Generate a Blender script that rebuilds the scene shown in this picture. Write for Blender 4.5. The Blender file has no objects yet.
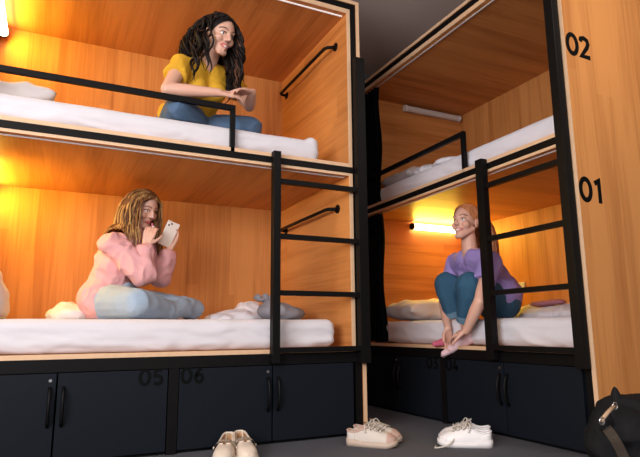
import bpy, bmesh, math, random
from mathutils import Vector, Matrix, Quaternion, noise
V = Vector
rnd = random.Random(7)
C = bpy.context.scene.collection
sc = bpy.context.scene

# ------------------------------------------------------------------ camera
cam = bpy.data.objects.new('camera', bpy.data.cameras.new('camera')); C.objects.link(cam)
yaw, pitch, roll = 0.4514, 0.1823, -0.0073
f_ = V((math.sin(yaw)*math.cos(pitch), math.cos(yaw)*math.cos(pitch), math.sin(pitch)))
r_ = V((math.cos(yaw), -math.sin(yaw), 0)); u_ = r_.cross(f_)
r2 = r_*math.cos(roll)+u_*math.sin(roll); u2 = -r_*math.sin(roll)+u_*math.cos(roll)
M = Matrix.Identity(4)
for i in range(3):
    M[i][0], M[i][1], M[i][2] = r2[i], u2[i], -f_[i]
M.translation = V((-1.5464, -2.6334, 0.5438))
cam.matrix_world = M
cam.data.sensor_width = 36; cam.data.lens = 550.89/640*36
cam.data.clip_start = 0.05
sc.camera = cam
CAM = V((-1.5464, -2.6334, 0.5438))
# ------------------------------------------------------------------ world, lights, exposure
w = bpy.data.worlds.new('world'); sc.world = w; w.use_nodes = True
w.node_tree.nodes['Background'].inputs[0].default_value = (0.75, 0.82, 0.95, 1)
w.node_tree.nodes['Background'].inputs[1].default_value = 0.35
sc.view_settings.view_transform = 'Standard'; sc.view_settings.look = 'None'
sc.view_settings.exposure = 0.0; sc.view_settings.gamma = 1; sc.view_settings.use_curve_mapping = False

def area(name, loc, target, sx, sy, power, col, spread=180):
    l = bpy.data.lights.new(name, 'AREA'); l.shape = 'RECTANGLE'; l.size = sx; l.size_y = sy
    l.energy = power; l.color = col; l.spread = math.radians(spread)
    o = bpy.data.objects.new(name, l); C.objects.link(o); o.location = loc
    o.rotation_euler = (V(target)-V(loc)).to_track_quat('-Z', 'Y').to_euler()
    return o
WIN = (-1.2, -5.32, 1.85)
area('window_daylight', WIN, (-0.6, 0, 1.0), 2.9, 1.3, 62, (1.0, 0.92, 0.90))
LWIN = (-3.55, -2.6, 1.45)
area('side_window_daylight', LWIN, (0.3, -0.5, 1.0), 2.3, 1.3, 145, (0.95, 0.95, 1.0))
area('ceiling_spot_light', (0.75, -2.1, 2.6), (0.85, -1.0, 1.8), 0.25, 0.25, 6, (1.0, 0.90, 0.80), 120)
area('overhead_fill_light', (-2.3, -2.2, 2.58), (-2.0, -1.6, 0), 0.9, 0.9, 24, (1.0, 0.88, 0.76))  # unseen fill light added below the ceiling, no fixture behind it
WARM = (1.0, 0.66, 0.035)

# ------------------------------------------------------------------ materials
def new_mat(name):
    m = bpy.data.materials.new(name); m.use_nodes = True
    return m, m.node_tree.nodes, m.node_tree.links, m.node_tree.nodes['Principled BSDF']
def plain(name, col, rough=0.5, metal=0.0, bump=0.0, bscale=200, var=0.0, spec=None, sheen=0):
    m, n, l, b = new_mat(name)
    b.inputs['Base Color'].default_value = (*col, 1); b.inputs['Roughness'].default_value = rough
    b.inputs['Metallic'].default_value = metal
    if spec is not None: b.inputs['Specular IOR Level'].default_value = spec
    if sheen: b.inputs['Sheen Weight'].default_value = sheen
    tc = n.new('ShaderNodeTexCoord')
    ns = n.new('ShaderNodeTexNoise'); ns.inputs['Scale'].default_value = bscale; ns.inputs['Detail'].default_value = 4
    l.new(tc.outputs['Object'], ns.inputs['Vector'])
    if bump:
        bp = n.new('ShaderNodeBump'); bp.inputs['Strength'].default_value = bump; bp.inputs['Distance'].default_value = 0.003
        l.new(ns.outputs['Fac'], bp.inputs['Height']); l.new(bp.outputs['Normal'], b.inputs['Normal'])
    if var:
        mx = n.new('ShaderNodeMix'); mx.data_type = 'RGBA'
        mx.inputs[6].default_value = (*[c*(1-var) for c in col], 1); mx.inputs[7].default_value = (*[min(1, c*(1+var)) for c in col], 1)
        l.new(ns.outputs['Fac'], mx.inputs[0]); l.new(mx.outputs[2], b.inputs['Base Color'])
    return m
def wood(name, light, dark, grain, plank=0.14):
    """grain: axis index along which fibres run"""
    m, n, l, b = new_mat(name)
    tc = n.new('ShaderNodeTexCoord')
    mp = n.new('ShaderNodeMapping'); s = [9, 9, 9]; s[grain] = 0.55
    mp.inputs['Scale'].default_value = s
    l.new(tc.outputs['Object'], mp.inputs['Vector'])
    n1 = n.new('ShaderNodeTexNoise'); n1.inputs['Scale'].default_value = 1.3; n1.inputs['Detail'].default_value = 6; n1.inputs['Distortion'].default_value = 0.6
    mp2 = n.new('ShaderNodeMapping'); s2 = [70, 70, 70]; s2[grain] = 2.2
    mp2.inputs['Scale'].default_value = s2
    l.new(tc.outputs['Object'], mp2.inputs['Vector'])
    n2 = n.new('ShaderNodeTexNoise'); n2.inputs['Scale'].default_value = 1.0; n2.inputs['Detail'].default_value = 5
    mp3 = n.new('ShaderNodeMapping'); s3 = [1/plank]*3; s3[grain] = 0.35
    mp3.inputs['Scale'].default_value = s3; l.new(tc.outputs['Object'], mp3.inputs['Vector'])
    vo = n.new('ShaderNodeTexVoronoi'); vo.inputs['Scale'].default_value = 0.8; vo.distance = 'CHEBYCHEV'
    l.new(mp3.outputs['Vector'], vo.inputs['Vector'])
    l.new(mp.outputs['Vector'], n1.inputs['Vector']); l.new(mp2.outputs['Vector'], n2.inputs['Vector'])
    sx = n.new('ShaderNodeSeparateColor'); l.new(vo.outputs['Color'], sx.inputs[0])
    a1 = n.new('ShaderNodeMath'); a1.operation = 'MULTIPLY_ADD'; l.new(n2.outputs['Fac'], a1.inputs[0]); a1.inputs[1].default_value = 0.55
    l.new(n1.outputs['Fac'], a1.inputs[2])
    a2 = n.new('ShaderNodeMath'); a2.operation = 'MULTIPLY_ADD'; l.new(sx.outputs[0], a2.inputs[0]); a2.inputs[1].default_value = 0.22
    l.new(a1.outputs[0], a2.inputs[2])
    cr = n.new('ShaderNodeValToRGB'); cr.color_ramp.elements[0].position = 0.55; cr.color_ramp.elements[1].position = 1.15 if False else 1.0
    cr.color_ramp.elements[0].color = (*dark, 1); cr.color_ramp.elements[1].color = (*light, 1)
    l.new(a2.outputs[0], cr.inputs['Fac']); l.new(cr.outputs['Color'], b.inputs['Base Color'])
    b.inputs['Roughness'].default_value = 0.45; b.inputs['Specular IOR Level'].default_value = 0.2
    return m
WL, WD = (0.62, 0.262, 0.078), (0.40, 0.140, 0.034)
M_wx = wood('oak_veneer_along_x', WL, WD, 0); M_wy = wood('oak_veneer_along_y', WL, WD, 1); M_wz = wood('oak_veneer_upright', WL, WD, 2)
M_edge = plain('oak_edge_band', (0.72, 0.46, 0.27), 0.5, bscale=30, var=0.12)
M_black = plain('black_powder_coat', (0.005, 0.0045, 0.0045), 0.45, bump=0.15, bscale=300, spec=0.12)
M_door = plain('slate_blue_laminate', (0.0070, 0.0095, 0.0140), 0.5, bump=0.05, bscale=400, spec=0.12)
M_num = plain('black_vinyl', (0.002, 0.002, 0.002), 0.6, spec=0.1)
M_chrome = plain('brushed_nickel', (0.6, 0.6, 0.6), 0.3, 1.0)
M_carpet = plain('grey_carpet', (0.105, 0.105, 0.118), 0.95, bump=1.0, bscale=260, var=0.6, spec=0.1)
M_ceil = plain('grey_ceiling_paint', (0.52, 0.44, 0.40), 0.85)
M_wall = plain('warm_grey_wall_paint', (0.42, 0.40, 0.38), 0.85, bump=0.05, bscale=90)
M_wallb = plain('charcoal_wall_paint', (0.06, 0.06, 0.065), 0.85)
M_sheet = plain('white_bed_linen', (0.70, 0.665, 0.69), 0.85, bump=0.12, bscale=700, sheen=0.2)
M_pillow = plain('white_pillow_cotton', (0.74, 0.70, 0.70), 0.85, bump=0.1, bscale=600)
M_greyc = plain('grey_cotton', (0.24, 0.23, 0.25), 0.9, bump=0.2, bscale=500)
M_pinkc = plain('dusty_pink_cloth', (0.40, 0.15, 0.18), 0.9, bump=0.2, bscale=300)
M_plas = plain('white_plastic', (0.8, 0.8, 0.78), 0.35)
M_curt = plain('black_curtain', (0.008, 0.008, 0.009), 0.95, bump=0.1, bscale=400, spec=0.1)
def denim(name, col):
    return plain(name, col, 0.85, bump=0.35, bscale=220, var=0.22)
M_den1 = denim('mid_blue_denim', (0.075, 0.135, 0.225)); M_den2 = denim('pale_blue_denim', (0.33, 0.42, 0.52)); M_den3 = denim('teal_blue_denim', (0.022, 0.085, 0.15))
M_yel = plain('yellow_jersey', (0.71, 0.385, 0.03), 0.85, bump=0.1, bscale=500, spec=0.2)
M_pink = plain('pink_fleece', (0.72, 0.37, 0.37), 0.9, bump=0.15, bscale=350)
M_lil = plain('lilac_jersey', (0.33, 0.25, 0.56), 0.85, bump=0.1, bscale=500)
M_sockp = plain('pale_pink_knit', (0.80, 0.55, 0.57), 0.9, bump=0.2, bscale=400)
M_sockd = plain('raspberry_knit', (0.62, 0.12, 0.20), 0.9, bump=0.2, bscale=400)
M_eye = plain('eye_white', (0.75, 0.70, 0.66), 0.25); M_iris = plain('dark_iris', (0.03, 0.015, 0.01), 0.2)
M_tooth = plain('teeth', (0.8, 0.75, 0.68), 0.3)
def hair_mat(name, a, bcol, tipc=None, z0=0, z1=1):
    m, n, l, b = new_mat(name)
    tc = n.new('ShaderNodeTexCoord'); mp = n.new('ShaderNodeMapping'); mp.inputs['Scale'].default_value = (90, 90, 7)
    ns = n.new('ShaderNodeTexNoise'); ns.inputs['Scale'].default_value = 1; ns.inputs['Detail'].default_value = 3
    l.new(tc.outputs['Object'], mp.inputs['Vector']); l.new(mp.outputs['Vector'], ns.inputs['Vector'])
    cr = n.new('ShaderNodeValToRGB'); cr.color_ramp.elements[0].position = 0.32; cr.color_ramp.elements[1].position = 0.68
    cr.color_ramp.elements[0].color = (*a, 1); cr.color_ramp.elements[1].color = (*bcol, 1)
    l.new(ns.outputs['Fac'], cr.inputs['Fac']); l.new(cr.outputs['Color'], b.inputs['Base Color'])
    b.inputs['Roughness'].default_value = 0.55; b.inputs['Specular IOR Level'].default_value = 0.18
    return m
M_hair1 = hair_mat('dark_brown_hair', (0.003, 0.0022, 0.0022), (0.016, 0.008, 0.006))
M_hair1b = hair_mat('brown_hair_tips', (0.03, 0.014, 0.008), (0.16, 0.07, 0.035))
M_hair2 = hair_mat('light_brown_hair', (0.09, 0.035, 0.014), (0.24, 0.11, 0.045))
M_hair2b = hair_mat('blonde_hair_strands', (0.26, 0.13, 0.045), (0.55, 0.33, 0.12))
M_hair3 = hair_mat('strawberry_blonde_hair', (0.36, 0.12, 0.045), (0.66, 0.29, 0.13))
M_cream = plain('cream_rubber', (0.70, 0.58, 0.46), 0.5); M_creamin = plain('tan_lining', (0.45, 0.25, 0.12), 0.7)
M_beige = plain('beige_mesh_fabric', (0.66, 0.58, 0.50), 0.8, bump=0.3, bscale=300); M_beige2 = plain('blush_suede', (0.58, 0.38, 0.30), 0.85)
M_gum = plain('gum_sole_rubber', (0.55, 0.42, 0.32), 0.6); M_lace = plain('pale_lace', (0.62, 0.56, 0.48), 0.9)
M_wht = plain('white_leather', (0.86, 0.82, 0.80), 0.5); M_wsole = plain('white_rubber', (0.82, 0.78, 0.76), 0.6); M_wlin = plain('lilac_lining', (0.35, 0.28, 0.42), 0.8)
M_bag = plain('black_ripstop', (0.009, 0.009, 0.010), 0.75, bump=0.2, bscale=150, spec=0.15); M_web = plain('taupe_webbing', (0.24, 0.18, 0.13), 0.85, bump=0.4, bscale=500)
M_tan = plain('tan_cord', (0.50, 0.33, 0.20), 0.7)
M_phone = plain('cream_phone_shell', (0.80, 0.68, 0.58), 0.25); M_glass = plain('black_glass', (0.01, 0.01, 0.012), 0.08)
def emit(name, col, s):
    m, n, l, b = new_mat(name); b.inputs['Base Color'].default_value = (0.8, 0.8, 0.8, 1)
    b.inputs['Emission Color'].default_value = (*col, 1); b.inputs['Emission Strength'].default_value = s
    return m
M_lampon = emit('lit_lamp_diffuser', (1.0, 0.78, 0.42), 14); M_lampoff = plain('unlit_lamp_diffuser', (0.62, 0.58, 0.55), 0.5)
M_led = emit('led_strip_diffuser', (1.0, 0.93, 0.88), 0.35); M_ledoff = plain('unlit_led_diffuser', (0.55, 0.52, 0.52), 0.5)
def skin_mat(name):
    m, n, l, b = new_mat(name)
    at = n.new('ShaderNodeAttribute'); at.attribute_name = 'tint'
    l.new(at.outputs['Color'], b.inputs['Base Color']); b.inputs['Roughness'].default_value = 0.5
    b.inputs['Subsurface Weight'].default_value = 0.12; b.inputs['Subsurface Scale'].default_value = 0.01
    b.inputs['Subsurface Radius'].default_value = (1, 0.35, 0.2)
    return m
M_skin = skin_mat('skin')
M_wrap = None
m, n, l, b = new_mat('clear_film'); b.inputs['Base Color'].default_value = (0.9, 0.9, 0.92, 1); b.inputs['Roughness'].default_value = 0.12
b.inputs['Alpha'].default_value = 0.35; M_wrap = m

# ------------------------------------------------------------------ mesh helpers
def link(name, me, mats, parent=None, loc=None, smooth=False):
    if not isinstance(mats, (list, tuple)): mats = [mats]
    if isinstance(me, bmesh.types.BMesh):
        bm = me; me = bpy.data.meshes.new(name); bm.to_mesh(me); bm.free()
    for m in mats: me.materials.append(m)
    off = V((0, 0, 0))
    if parent is not None:
        off = PW.get(parent.name, V((0, 0, 0)))
    elif loc is None and len(me.vertices):
        xs = [v.co for v in me.vertices]
        off = V((sum(c.x for c in xs)/len(xs), sum(c.y for c in xs)/len(xs), min(c.z for c in xs)))
    if off.length: me.transform(Matrix.Translation(-off))
    if smooth:
        for p in me.polygons: p.use_smooth = True
    o = bpy.data.objects.new(name, me); C.objects.link(o)
    if parent is not None:
        o.parent = parent; PW[o.name] = off
    else: o.location = off; PW[o.name] = off
    return o
PW = {}     # where an object's own coordinates start, in the coordinates its meshes are written in
def empty(name, loc, rz=0):
    o = bpy.data.objects.new(name, None); C.objects.link(o); o.location = loc; o.rotation_euler = (0, 0, rz)
    o.empty_display_size = 0.1; PW[o.name] = V(loc) if rz == 0 else V((0, 0, 0))
    return o
def tag(o, label, cat, group=None):
    o['label'] = label; o['category'] = cat
    if group: o['group'] = group
    return o
def struct(name, bm, mat):
    o = link(name, bm, mat); o['kind'] = 'structure'; return o
def box(bm, x0, x1, y0, y1, z0, z1, bev=0.0):
    r = bmesh.ops.create_cube(bm, size=1)
    vs = r['verts']
    bmesh.ops.scale(bm, vec=(abs(x1-x0), abs(y1-y0), abs(z1-z0)), verts=vs)
    bmesh.ops.translate(bm, vec=((x0+x1)/2, (y0+y1)/2, (z0+z1)/2), verts=vs)
    if bev:
        es = list({e for v in vs for e in v.link_edges})
        bmesh.ops.bevel(bm, geom=es, offset=bev, segments=2, profile=0.6, affect='EDGES')
    return bm
def B(*a, bev=0.0): return box(bmesh.new(), *a, bev=bev)
def frame_of(d):
    d = d.normalized(); a = V((0, 0, 1)) if abs(d.z) < 0.9 else V((1, 0, 0))
    x = d.cross(a).normalized(); return x, d.cross(x).normalized()
def tube(bm, pts, rad, seg=8, flat=1.0, ref=None):
    pts = [V(p) for p in pts]; n = len(pts)
    rads = rad if isinstance(rad, (list, tuple)) else [rad]*n
    rings = []; prev = None
    for i, p in enumerate(pts):
        d = (pts[min(i+1, n-1)]-pts[max(i-1, 0)])
        if d.length < 1e-9: d = V((0, 0, 1))
        d.normalize()
        if prev is None:
            x, y = frame_of(d)
            if ref is not None:
                x = (V(ref)-d*V(ref).dot(d)).normalized()
        else:
            x = (prev-d*prev.dot(d)).normalized()
        prev = x; y = d.cross(x)
        rings.append([bm.verts.new(p+(x*math.cos(t)+y*math.sin(t)*flat)*rads[i]) for t in [2*math.pi*k/seg for k in range(seg)]])
    for a, b2 in zip(rings, rings[1:]):
        for k in range(seg): bm.faces.new((a[k], a[(k+1) % seg], b2[(k+1) % seg], b2[k]))
    bm.faces.new(list(reversed(rings[0]))); bm.faces.new(rings[-1])
    return bm
def capsule(bm, a, b, ra, rb, seg=14, cap=4, round_a=True, round_b=True):
    a, b = V(a), V(b); d = b-a
    if d.length < 1e-6: d = V((0, 0, 1e-5)); b = a+d
    dn = d.normalized(); x, y = frame_of(dn); prof = []
    if round_a:
        for i in range(cap): t = math.pi/2*(1-i/cap); prof.append((a-dn*ra*math.sin(t), max(ra*math.cos(t), 1e-4)))
    prof.append((a, ra)); prof.append((b, rb))
    if round_b:
        for i in range(1, cap+1): t = math.pi/2*i/cap; prof.append((b+dn*rb*math.sin(t), max(rb*math.cos(t), 1e-4)))
    rings = [[bm.verts.new(p+(x*math.cos(2*math.pi*k/seg)+y*math.sin(2*math.pi*k/seg))*r) for k in range(seg)] for p, r in prof]
    for p, q in zip(rings, rings[1:]):
        for k in range(seg): bm.faces.new((p[k], p[(k+1) % seg], q[(k+1) % seg], q[k]))
    bm.faces.new(list(reversed(rings[0]))); bm.faces.new(rings[-1])
def ellip(bm, c, rx, ry, rz, X=V((1, 0, 0)), Y=V((0, 1, 0)), Z=V((0, 0, 1)), seg=20):
    r = bmesh.ops.create_uvsphere(bm, u_segments=seg, v_segments=seg//2+2, radius=1)
    for v in r['verts']: v.co = V(c)+X*(v.co.x*rx)+Y*(v.co.y*ry)+Z*(v.co.z*rz)
def remesh(bm, voxel, smooth_it=2, fac=0.5):
    me = bpy.data.meshes.new('tmp'); bmesh.ops.recalc_face_normals(bm, faces=bm.faces); bm.to_mesh(me); bm.free()
    o = bpy.data.objects.new('tmp', me); C.objects.link(o)
    md = o.modifiers.new('r', 'REMESH'); md.mode = 'VOXEL'; md.voxel_size = voxel
    if smooth_it:
        s = o.modifiers.new('s', 'SMOOTH'); s.iterations = smooth_it; s.factor = fac
    dg = bpy.context.evaluated_depsgraph_get(); dg.update()
    out = bpy.data.meshes.new_from_object(o.evaluated_get(dg))
    bpy.data.objects.remove(o); bpy.data.meshes.remove(me); out.materials.clear()
    return out
def wrinkle(me, amp, freq, aniso=(1, 1, 1), seed=0, maskf=None, ridged=True):
    me.update()
    ns = [v.normal.copy() for v in me.vertices]
    for v, nn in zip(me.vertices, ns):
        p = V((v.co.x*freq*aniso[0]+seed, v.co.y*freq*aniso[1]-seed, v.co.z*freq*aniso[2]+seed*0.5))
        q = p+V((noise.noise(p*0.5), noise.noise(p*0.5+V((5, 5, 5))), 0))*0.9
        h = noise.noise(q)
        if ridged: h = 0.5-abs(h)*2.0
        a = amp*(maskf(v.co) if maskf else 1)
        v.co += nn*h*a
def rbox(x0, x1, y0, y1, z0, z1, r, n):
    """rounded box with regular subdivision; n = (nx, ny, nz)"""
    bm = bmesh.new(); c = V(((x0+x1)/2, (y0+y1)/2, (z0+z1)/2)); h = V((x1-x0, y1-y0, z1-z0))/2
    def grid(ax, sgn):
        i, j = (ax+1) % 3, (ax+2) % 3
        vs = []
        for a in range(n[i]+1):
            row = []
            for b3 in range(n[j]+1):
                p = [0, 0, 0]; p[ax] = sgn*h[ax]; p[i] = (-1+2*a/n[i])*h[i]; p[j] = (-1+2*b3/n[j])*h[j]
                row.append(bm.verts.new(p))
            vs.append(row)
        for a in range(n[i]):
            for b3 in range(n[j]):
                q = (vs[a][b3], vs[a+1][b3], vs[a+1][b3+1], vs[a][b3+1])
                bm.faces.new(q if sgn > 0 else tuple(reversed(q)))
    for ax in range(3): grid(ax, 1); grid(ax, -1)
    bmesh.ops.remove_doubles(bm, verts=bm.verts, dist=1e-5)
    for v in bm.verts:
        inner = V([max(-(h[k]-r), min(h[k]-r, v.co[k])) for k in range(3)])
        d = v.co-inner
        if d.length > 1e-9: v.co = inner+d.normalized()*r
        v.co += c
    return bm
def pillow_mesh(a, b, h, seed, amp=0.008):
    bm = bmesh.new(); N = 34; top = {}; bot = {}
    for i in range(N+1):
        for j in range(N+1):
            x = -1+2*i/N; y = -1+2*j/N
            k = max(0, (1-abs(x)**3.2)*(1-abs(y)**3.2))**0.5
            pin = 1-0.06*(abs(x)**4)*(1-abs(y)**2)-0.0*abs(y); pin2 = 1-0.08*(1-abs(x)**2)*abs(y)**4
            p = V((x*a*pin, y*b*pin2, 0))
            nz = noise.noise(V((x*2.2+seed, y*2.2, seed)))*0.25
            top[i, j] = bm.verts.new(p+V((0, 0, k*h*(1+nz))))
            bot[i, j] = bm.verts.new(p-V((0, 0, k*h*0.8))) if 0 < i < N and 0 < j < N else top[i, j]
    for i in range(N):
        for j in range(N):
            bm.faces.new((top[i, j], top[i+1, j], top[i+1, j+1], top[i, j+1]))
            q = (bot[i, j+1], bot[i+1, j+1], bot[i+1, j], bot[i, j])
            if len(set(q)) == 4: 
                try: bm.faces.new(q)
                except ValueError: pass
    me = bpy.data.meshes.new('p'); bm.to_mesh(me); bm.free()
    wrinkle(me, amp, 7, seed=seed)
    return me
GL = {'0': [[(0.30+0.30*math.cos(t)*0.95, 0.5+0.5*math.sin(t)*0.86) for t in [2*math.pi*k/28 for k in range(29)]]],
      '1': [[(0.10, 0.80), (0.36, 0.92), (0.36, 0.0)]],
      '2': [[(0.06, 0.74), (0.12, 0.88), (0.30, 0.93), (0.48, 0.86), (0.53, 0.70), (0.45, 0.52), (0.08, 0.08), (0.60, 0.08)]],
      '3': [[(0.06, 0.90), (0.52, 0.90), (0.27, 0.56), (0.45, 0.50), (0.54, 0.32), (0.46, 0.12), (0.28, 0.06), (0.05, 0.14)]],
      '4': [[(0.40, 0.92), (0.03, 0.26), (0.62, 0.26)], [(0.44, 0.50), (0.44, 0.0)]],
      '5': [[(0.52, 0.91), (0.14, 0.91), (0.11, 0.56), (0.32, 0.56), (0.50, 0.47), (0.54, 0.30), (0.46, 0.12), (0.28, 0.06), (0.06, 0.14)]],
      '6': [[(0.48, 0.90), (0.26, 0.80), (0.10, 0.55), (0.07, 0.30), (0.16, 0.12), (0.32, 0.06), (0.49, 0.14), (0.55, 0.32), (0.47, 0.49), (0.30, 0.55), (0.12, 0.42)]]}
def glyphs(text, o, ux, uz, h, depth, wd=0.17, adv=0.74):
    """text laid from point o, along ux, rising along uz; depth = vector of thickness"""
    bm = bmesh.new(); o, ux, uz, depth = V(o), V(ux), V(uz), V(depth)
    for ci, ch in enumerate(text):
        for line in GL[ch]:
            P = [V((p[0]+ci*adv, p[1])) for p in line]; n = len(P); closed = (P[0]-P[-1]).length < 1e-4
            L, R = [], []
            for i, p in enumerate(P):
                if closed: a, b4 = P[(i-1) % (n-1)], P[(i+1) % (n-1)]; d1 = (P[i]-P[(i-1) if i > 0 else n-2]).normalized(); d2 = (P[(i+1) if i < n-1 else 1]-P[i]).normalized()
                else: d1 = (P[i]-P[i-1]).normalized() if i else (P[1]-P[0]).normalized(); d2 = (P[i+1]-P[i]).normalized() if i < n-1 else d1
                t = (d1+d2).normalized(); nn = V((-t.y, t.x)); k = 1/max(0.55, nn.dot(V((-d1.y, d1.x))))
                L.append(p+nn*wd/2*k); R.append(p-nn*wd/2*k)
            def mk(q, dd): return bm.verts.new(o+ux*q.x*h+uz*q.y*h+dd)
            A = [mk(q, depth) for q in L]; Bb = [mk(q, depth) for q in R]; A0 = [mk(q, V((0, 0, 0))) for q in L]; B0 = [mk(q, V((0, 0, 0))) for q in R]
            for i in range(n-1):
                bm.faces.new((A[i], A[i+1], Bb[i+1], Bb[i])); bm.faces.new((A0[i], A0[i+1], A[i+1], A[i])); bm.faces.new((Bb[i], Bb[i+1], B0[i+1], B0[i])); bm.faces.new((B0[i], B0[i+1], A0[i+1], A0[i]))
            if not closed:
                bm.faces.new((A[0], Bb[0], B0[0], A0[0])); bm.faces.new((A[-1], A0[-1], B0[-1], Bb[-1]))
    bmesh.ops.recalc_face_normals(bm, faces=bm.faces)
    return bm
# ------------------------------------------------------------------ the room
CZ = 2.68
struct('floor', B(-3.6, 3.2, -5.4, 1.3, -0.05, 0.0), M_carpet)
struct('ceiling', B(-3.6, 3.2, -5.4, 1.3, CZ, CZ+0.05), M_ceil)
struct('wall_back', B(-3.6, 3.2, 1.13, 1.3, 0, CZ), M_wallb)
bm = bmesh.new(); box(bm, -3.7, -3.6, -5.4, -3.8, 0, CZ); box(bm, -3.7, -3.6, -1.4, 1.3, 0, CZ); box(bm, -3.7, -3.6, -3.8, -1.4, 0, 0.85); box(bm, -3.7, -3.6, -3.8, -1.4, 2.45, CZ)
struct('wall_left', bm, M_wall)
bm = bmesh.new()
for y in (-3.8, -2.6, -1.4): box(bm, -3.68, -3.62, y-0.03, y+0.03, 0.85, 2.45)
for z in (0.85, 2.45): box(bm, -3.68, -3.62, -3.8, -1.4, z-0.03, z+0.03)
struct('window_2', bm, M_plas)
struct('wall_right', B(3.2, 3.3, -5.4, 1.3, 0, CZ), M_wall)
bm = bmesh.new()
wx0, wx1, wz0, wz1 = WIN[0]-1.5, WIN[0]+1.5, 1.15, 2.55
box(bm, -3.6, wx0, -5.5, -5.4, 0, CZ); box(bm, wx1, 3.2, -5.5, -5.4, 0, CZ); box(bm, wx0, wx1, -5.5, -5.4, 0, wz0); box(bm, wx0, wx1, -5.5, -5.4, wz1, CZ)
struct('wall_front', bm, M_wall)
bm = bmesh.new()
for x in (wx0, wx0+1.0, wx0+2.0, wx1): box(bm, x-0.03, x+0.03, -5.47, -5.42, wz0, wz1)
for z in (wz0, wz1): box(bm, wx0, wx1, -5.47, -5.42, z-0.03, z+0.03)
struct('window_1', bm, M_plas)

# ------------------------------------------------------------------ bunk units
XR, YR = 0.579, -0.954
ZT, ZU0, ZU1, ZB0, ZB1 = 2.498, 1.416, 1.451, 0.375, 0.43
LEN, DEP = 2.04, 1.10
def grab_bar(p, v0, v1, z, name='grab_bar'):
    bm = bmesh.new(); us, ub = -0.080, -0.135
    tube(bm, [(us, v0-0.03, z), (ub+0.012, v0-0.004, z), (ub, v0+0.02, z), (ub, v1-0.02, z), (ub+0.012, v1-0.005, z), (us, v1-0.005, z)], 0.0105, 10)
    g = link(name, bm, M_black, p, smooth=True)
    for v in (v0-0.03, v1-0.005):
        bm = bmesh.new(); tube(bm, [(us+0.001, v, z), (us-0.006, v, z)], 0.026, 16); link('flange', bm, M_black, g, smooth=False)
def bunk(name, loc, rz, du, lad, label, nums, panelnum):
    t = empty(name, loc, rz); tag(t, label, 'bunk bed')
    # outer shell
    bm = bmesh.new(); box(bm, -0.02, 0, 0.002, DEP, 0, ZT); sp = link('side_panel', bm, [M_wz], t)
    link('edge_band', B(-0.0205, 0.0005, -0.001, 0.002, 0, ZT), M_edge, sp)
    if panelnum:
        for s, z in panelnum:
            link('number', glyphs(s, (0.0, 0.016 if s == '02' else 0.012, z), (0, 1, 0), (0, 0, 1), 0.116, (0.0015, 0, 0), wd=0.2), M_num, sp)
    bm = bmesh.new(); box(bm, -LEN, -LEN+0.02, 0, DEP, 0, ZT); link('side_panel', bm, [M_wz], t)
    bm = bmesh.new(); box(bm, -LEN+0.02, -0.02, 0.002, DEP, ZT-0.02, ZT); tp = link('top_panel', bm, [M_wx], t)
    link('edge_band', B(-LEN+0.02, -0.02, -0.001, 0.002, ZT-0.0205, ZT+0.0005), M_edge, tp)
    # black steel frame
    bm = bmesh.new()
    for a, b5 in ((-0.06, -0.02), (-LEN+0.02, -LEN+0.06)): box(bm, a, b5, 0.008, 0.06, 0, ZT-0.02)
    box(bm, -LEN+0.06, -0.06, 0.008, 0.06, ZT-0.06, ZT-0.02)
    box(bm, -LEN+0.02, -0.02, -0.002, 0.05, ZU0, ZU1, 0.002); box(bm, -LEN+0.02, -0.02, 0.0, 0.05, ZB0, ZB1, 0.002)
    box(bm, -1.04+du, -0.995+du, 0.002, 0.05, 0, ZB0)
    link('steel_frame', bm, M_black, t)
    # inner lining
    IL, IR = -LEN+0.08, -0.08
    for z0, z1, zc in ((ZB1, ZU0, 1.401), (ZU1, ZT-0.06, 2.410)):
        lo = z0
        s = link('inner_side_panel', B(IR, -0.06, 0.010, 1.04, lo, z1), M_wy, t)
        link('edge_band', B(IR-0.0005, -0.0595, 0.004, 0.010, lo, z1), M_edge, s)
        link('inner_side_panel', B(-LEN+0.06, IL, 0.006, 1.04, lo, z1), M_wy, t)
        link('back_panel', B(IL-0.02, IR+0.02, 1.04, 1.06, lo, z1), M_wz, t)
        cp = link('canopy_panel', B(IL, IR, 0.010, 1.04, zc, z1), M_wy, t)
        link('edge_band', B(IL, IR, 0.004, 0.010, zc, z1), M_edge, cp)
        on = (z0 > 1 and du == 0)
        link('led_strip', B(IL+0.01, IR-0.012, 0.039, 0.047, zc-0.006, zc), M_led if on else M_ledoff, t)
        pz = z0+0.020
        bp_ = link('bed_board', B(IL, IR, 0.010, 1.04, z0, pz), M_wx, t)
        link('edge_band', B(IL, IR, 0.0, 0.010, z0, pz), M_edge, bp_)
        grab_bar(t, 0.18, 0.945, 2.262 if z0 > 1 else 1.238)
    # guard rail
    bm = bmesh.new(); zr = 1.703; ru = -0.765
    box(bm, -LEN+0.06, ru+0.012, 0.0, 0.025, zr-0.028, zr, 0.002); box(bm, ru-0.013, ru+0.012, 0.0, 0.025, ZU1-0.005, zr-0.02, 0.002)
    link('guard_rail', bm, M_black, t)
    # ladder
    l0, l1, r0, r1, ztop = lad
    L = link('ladder', B(l0, l1, -0.05, -0.008, ZB0+0.01, 1.470, bev=0.002), M_black, t)
    link('post', B(r0, r1, -0.05, -0.008, ZB0-0.005, ztop, bev=0.002), M_black, L)
    for z in (1.312, 1.020, 0.730, 0.447):
        link('rung', B(l1, r0, -0.044, -0.014, z-0.013, z+0.013, bev=0.002), M_black, L)
    # plinth board closing the foot
    link('plinth', B(-LEN+0.06, -0.06, 0.03, 0.05, 0.0, 0.014), M_black, t)
    return t
Lb = bunk('bunk_bed', (0, 0, 0), 0, 0, (-0.556, -0.516, -0.055, 0.003, 2.110),
     'wide oak veneer double bunk with black steel ladder, holding two women, on the left', None, None)
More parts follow.
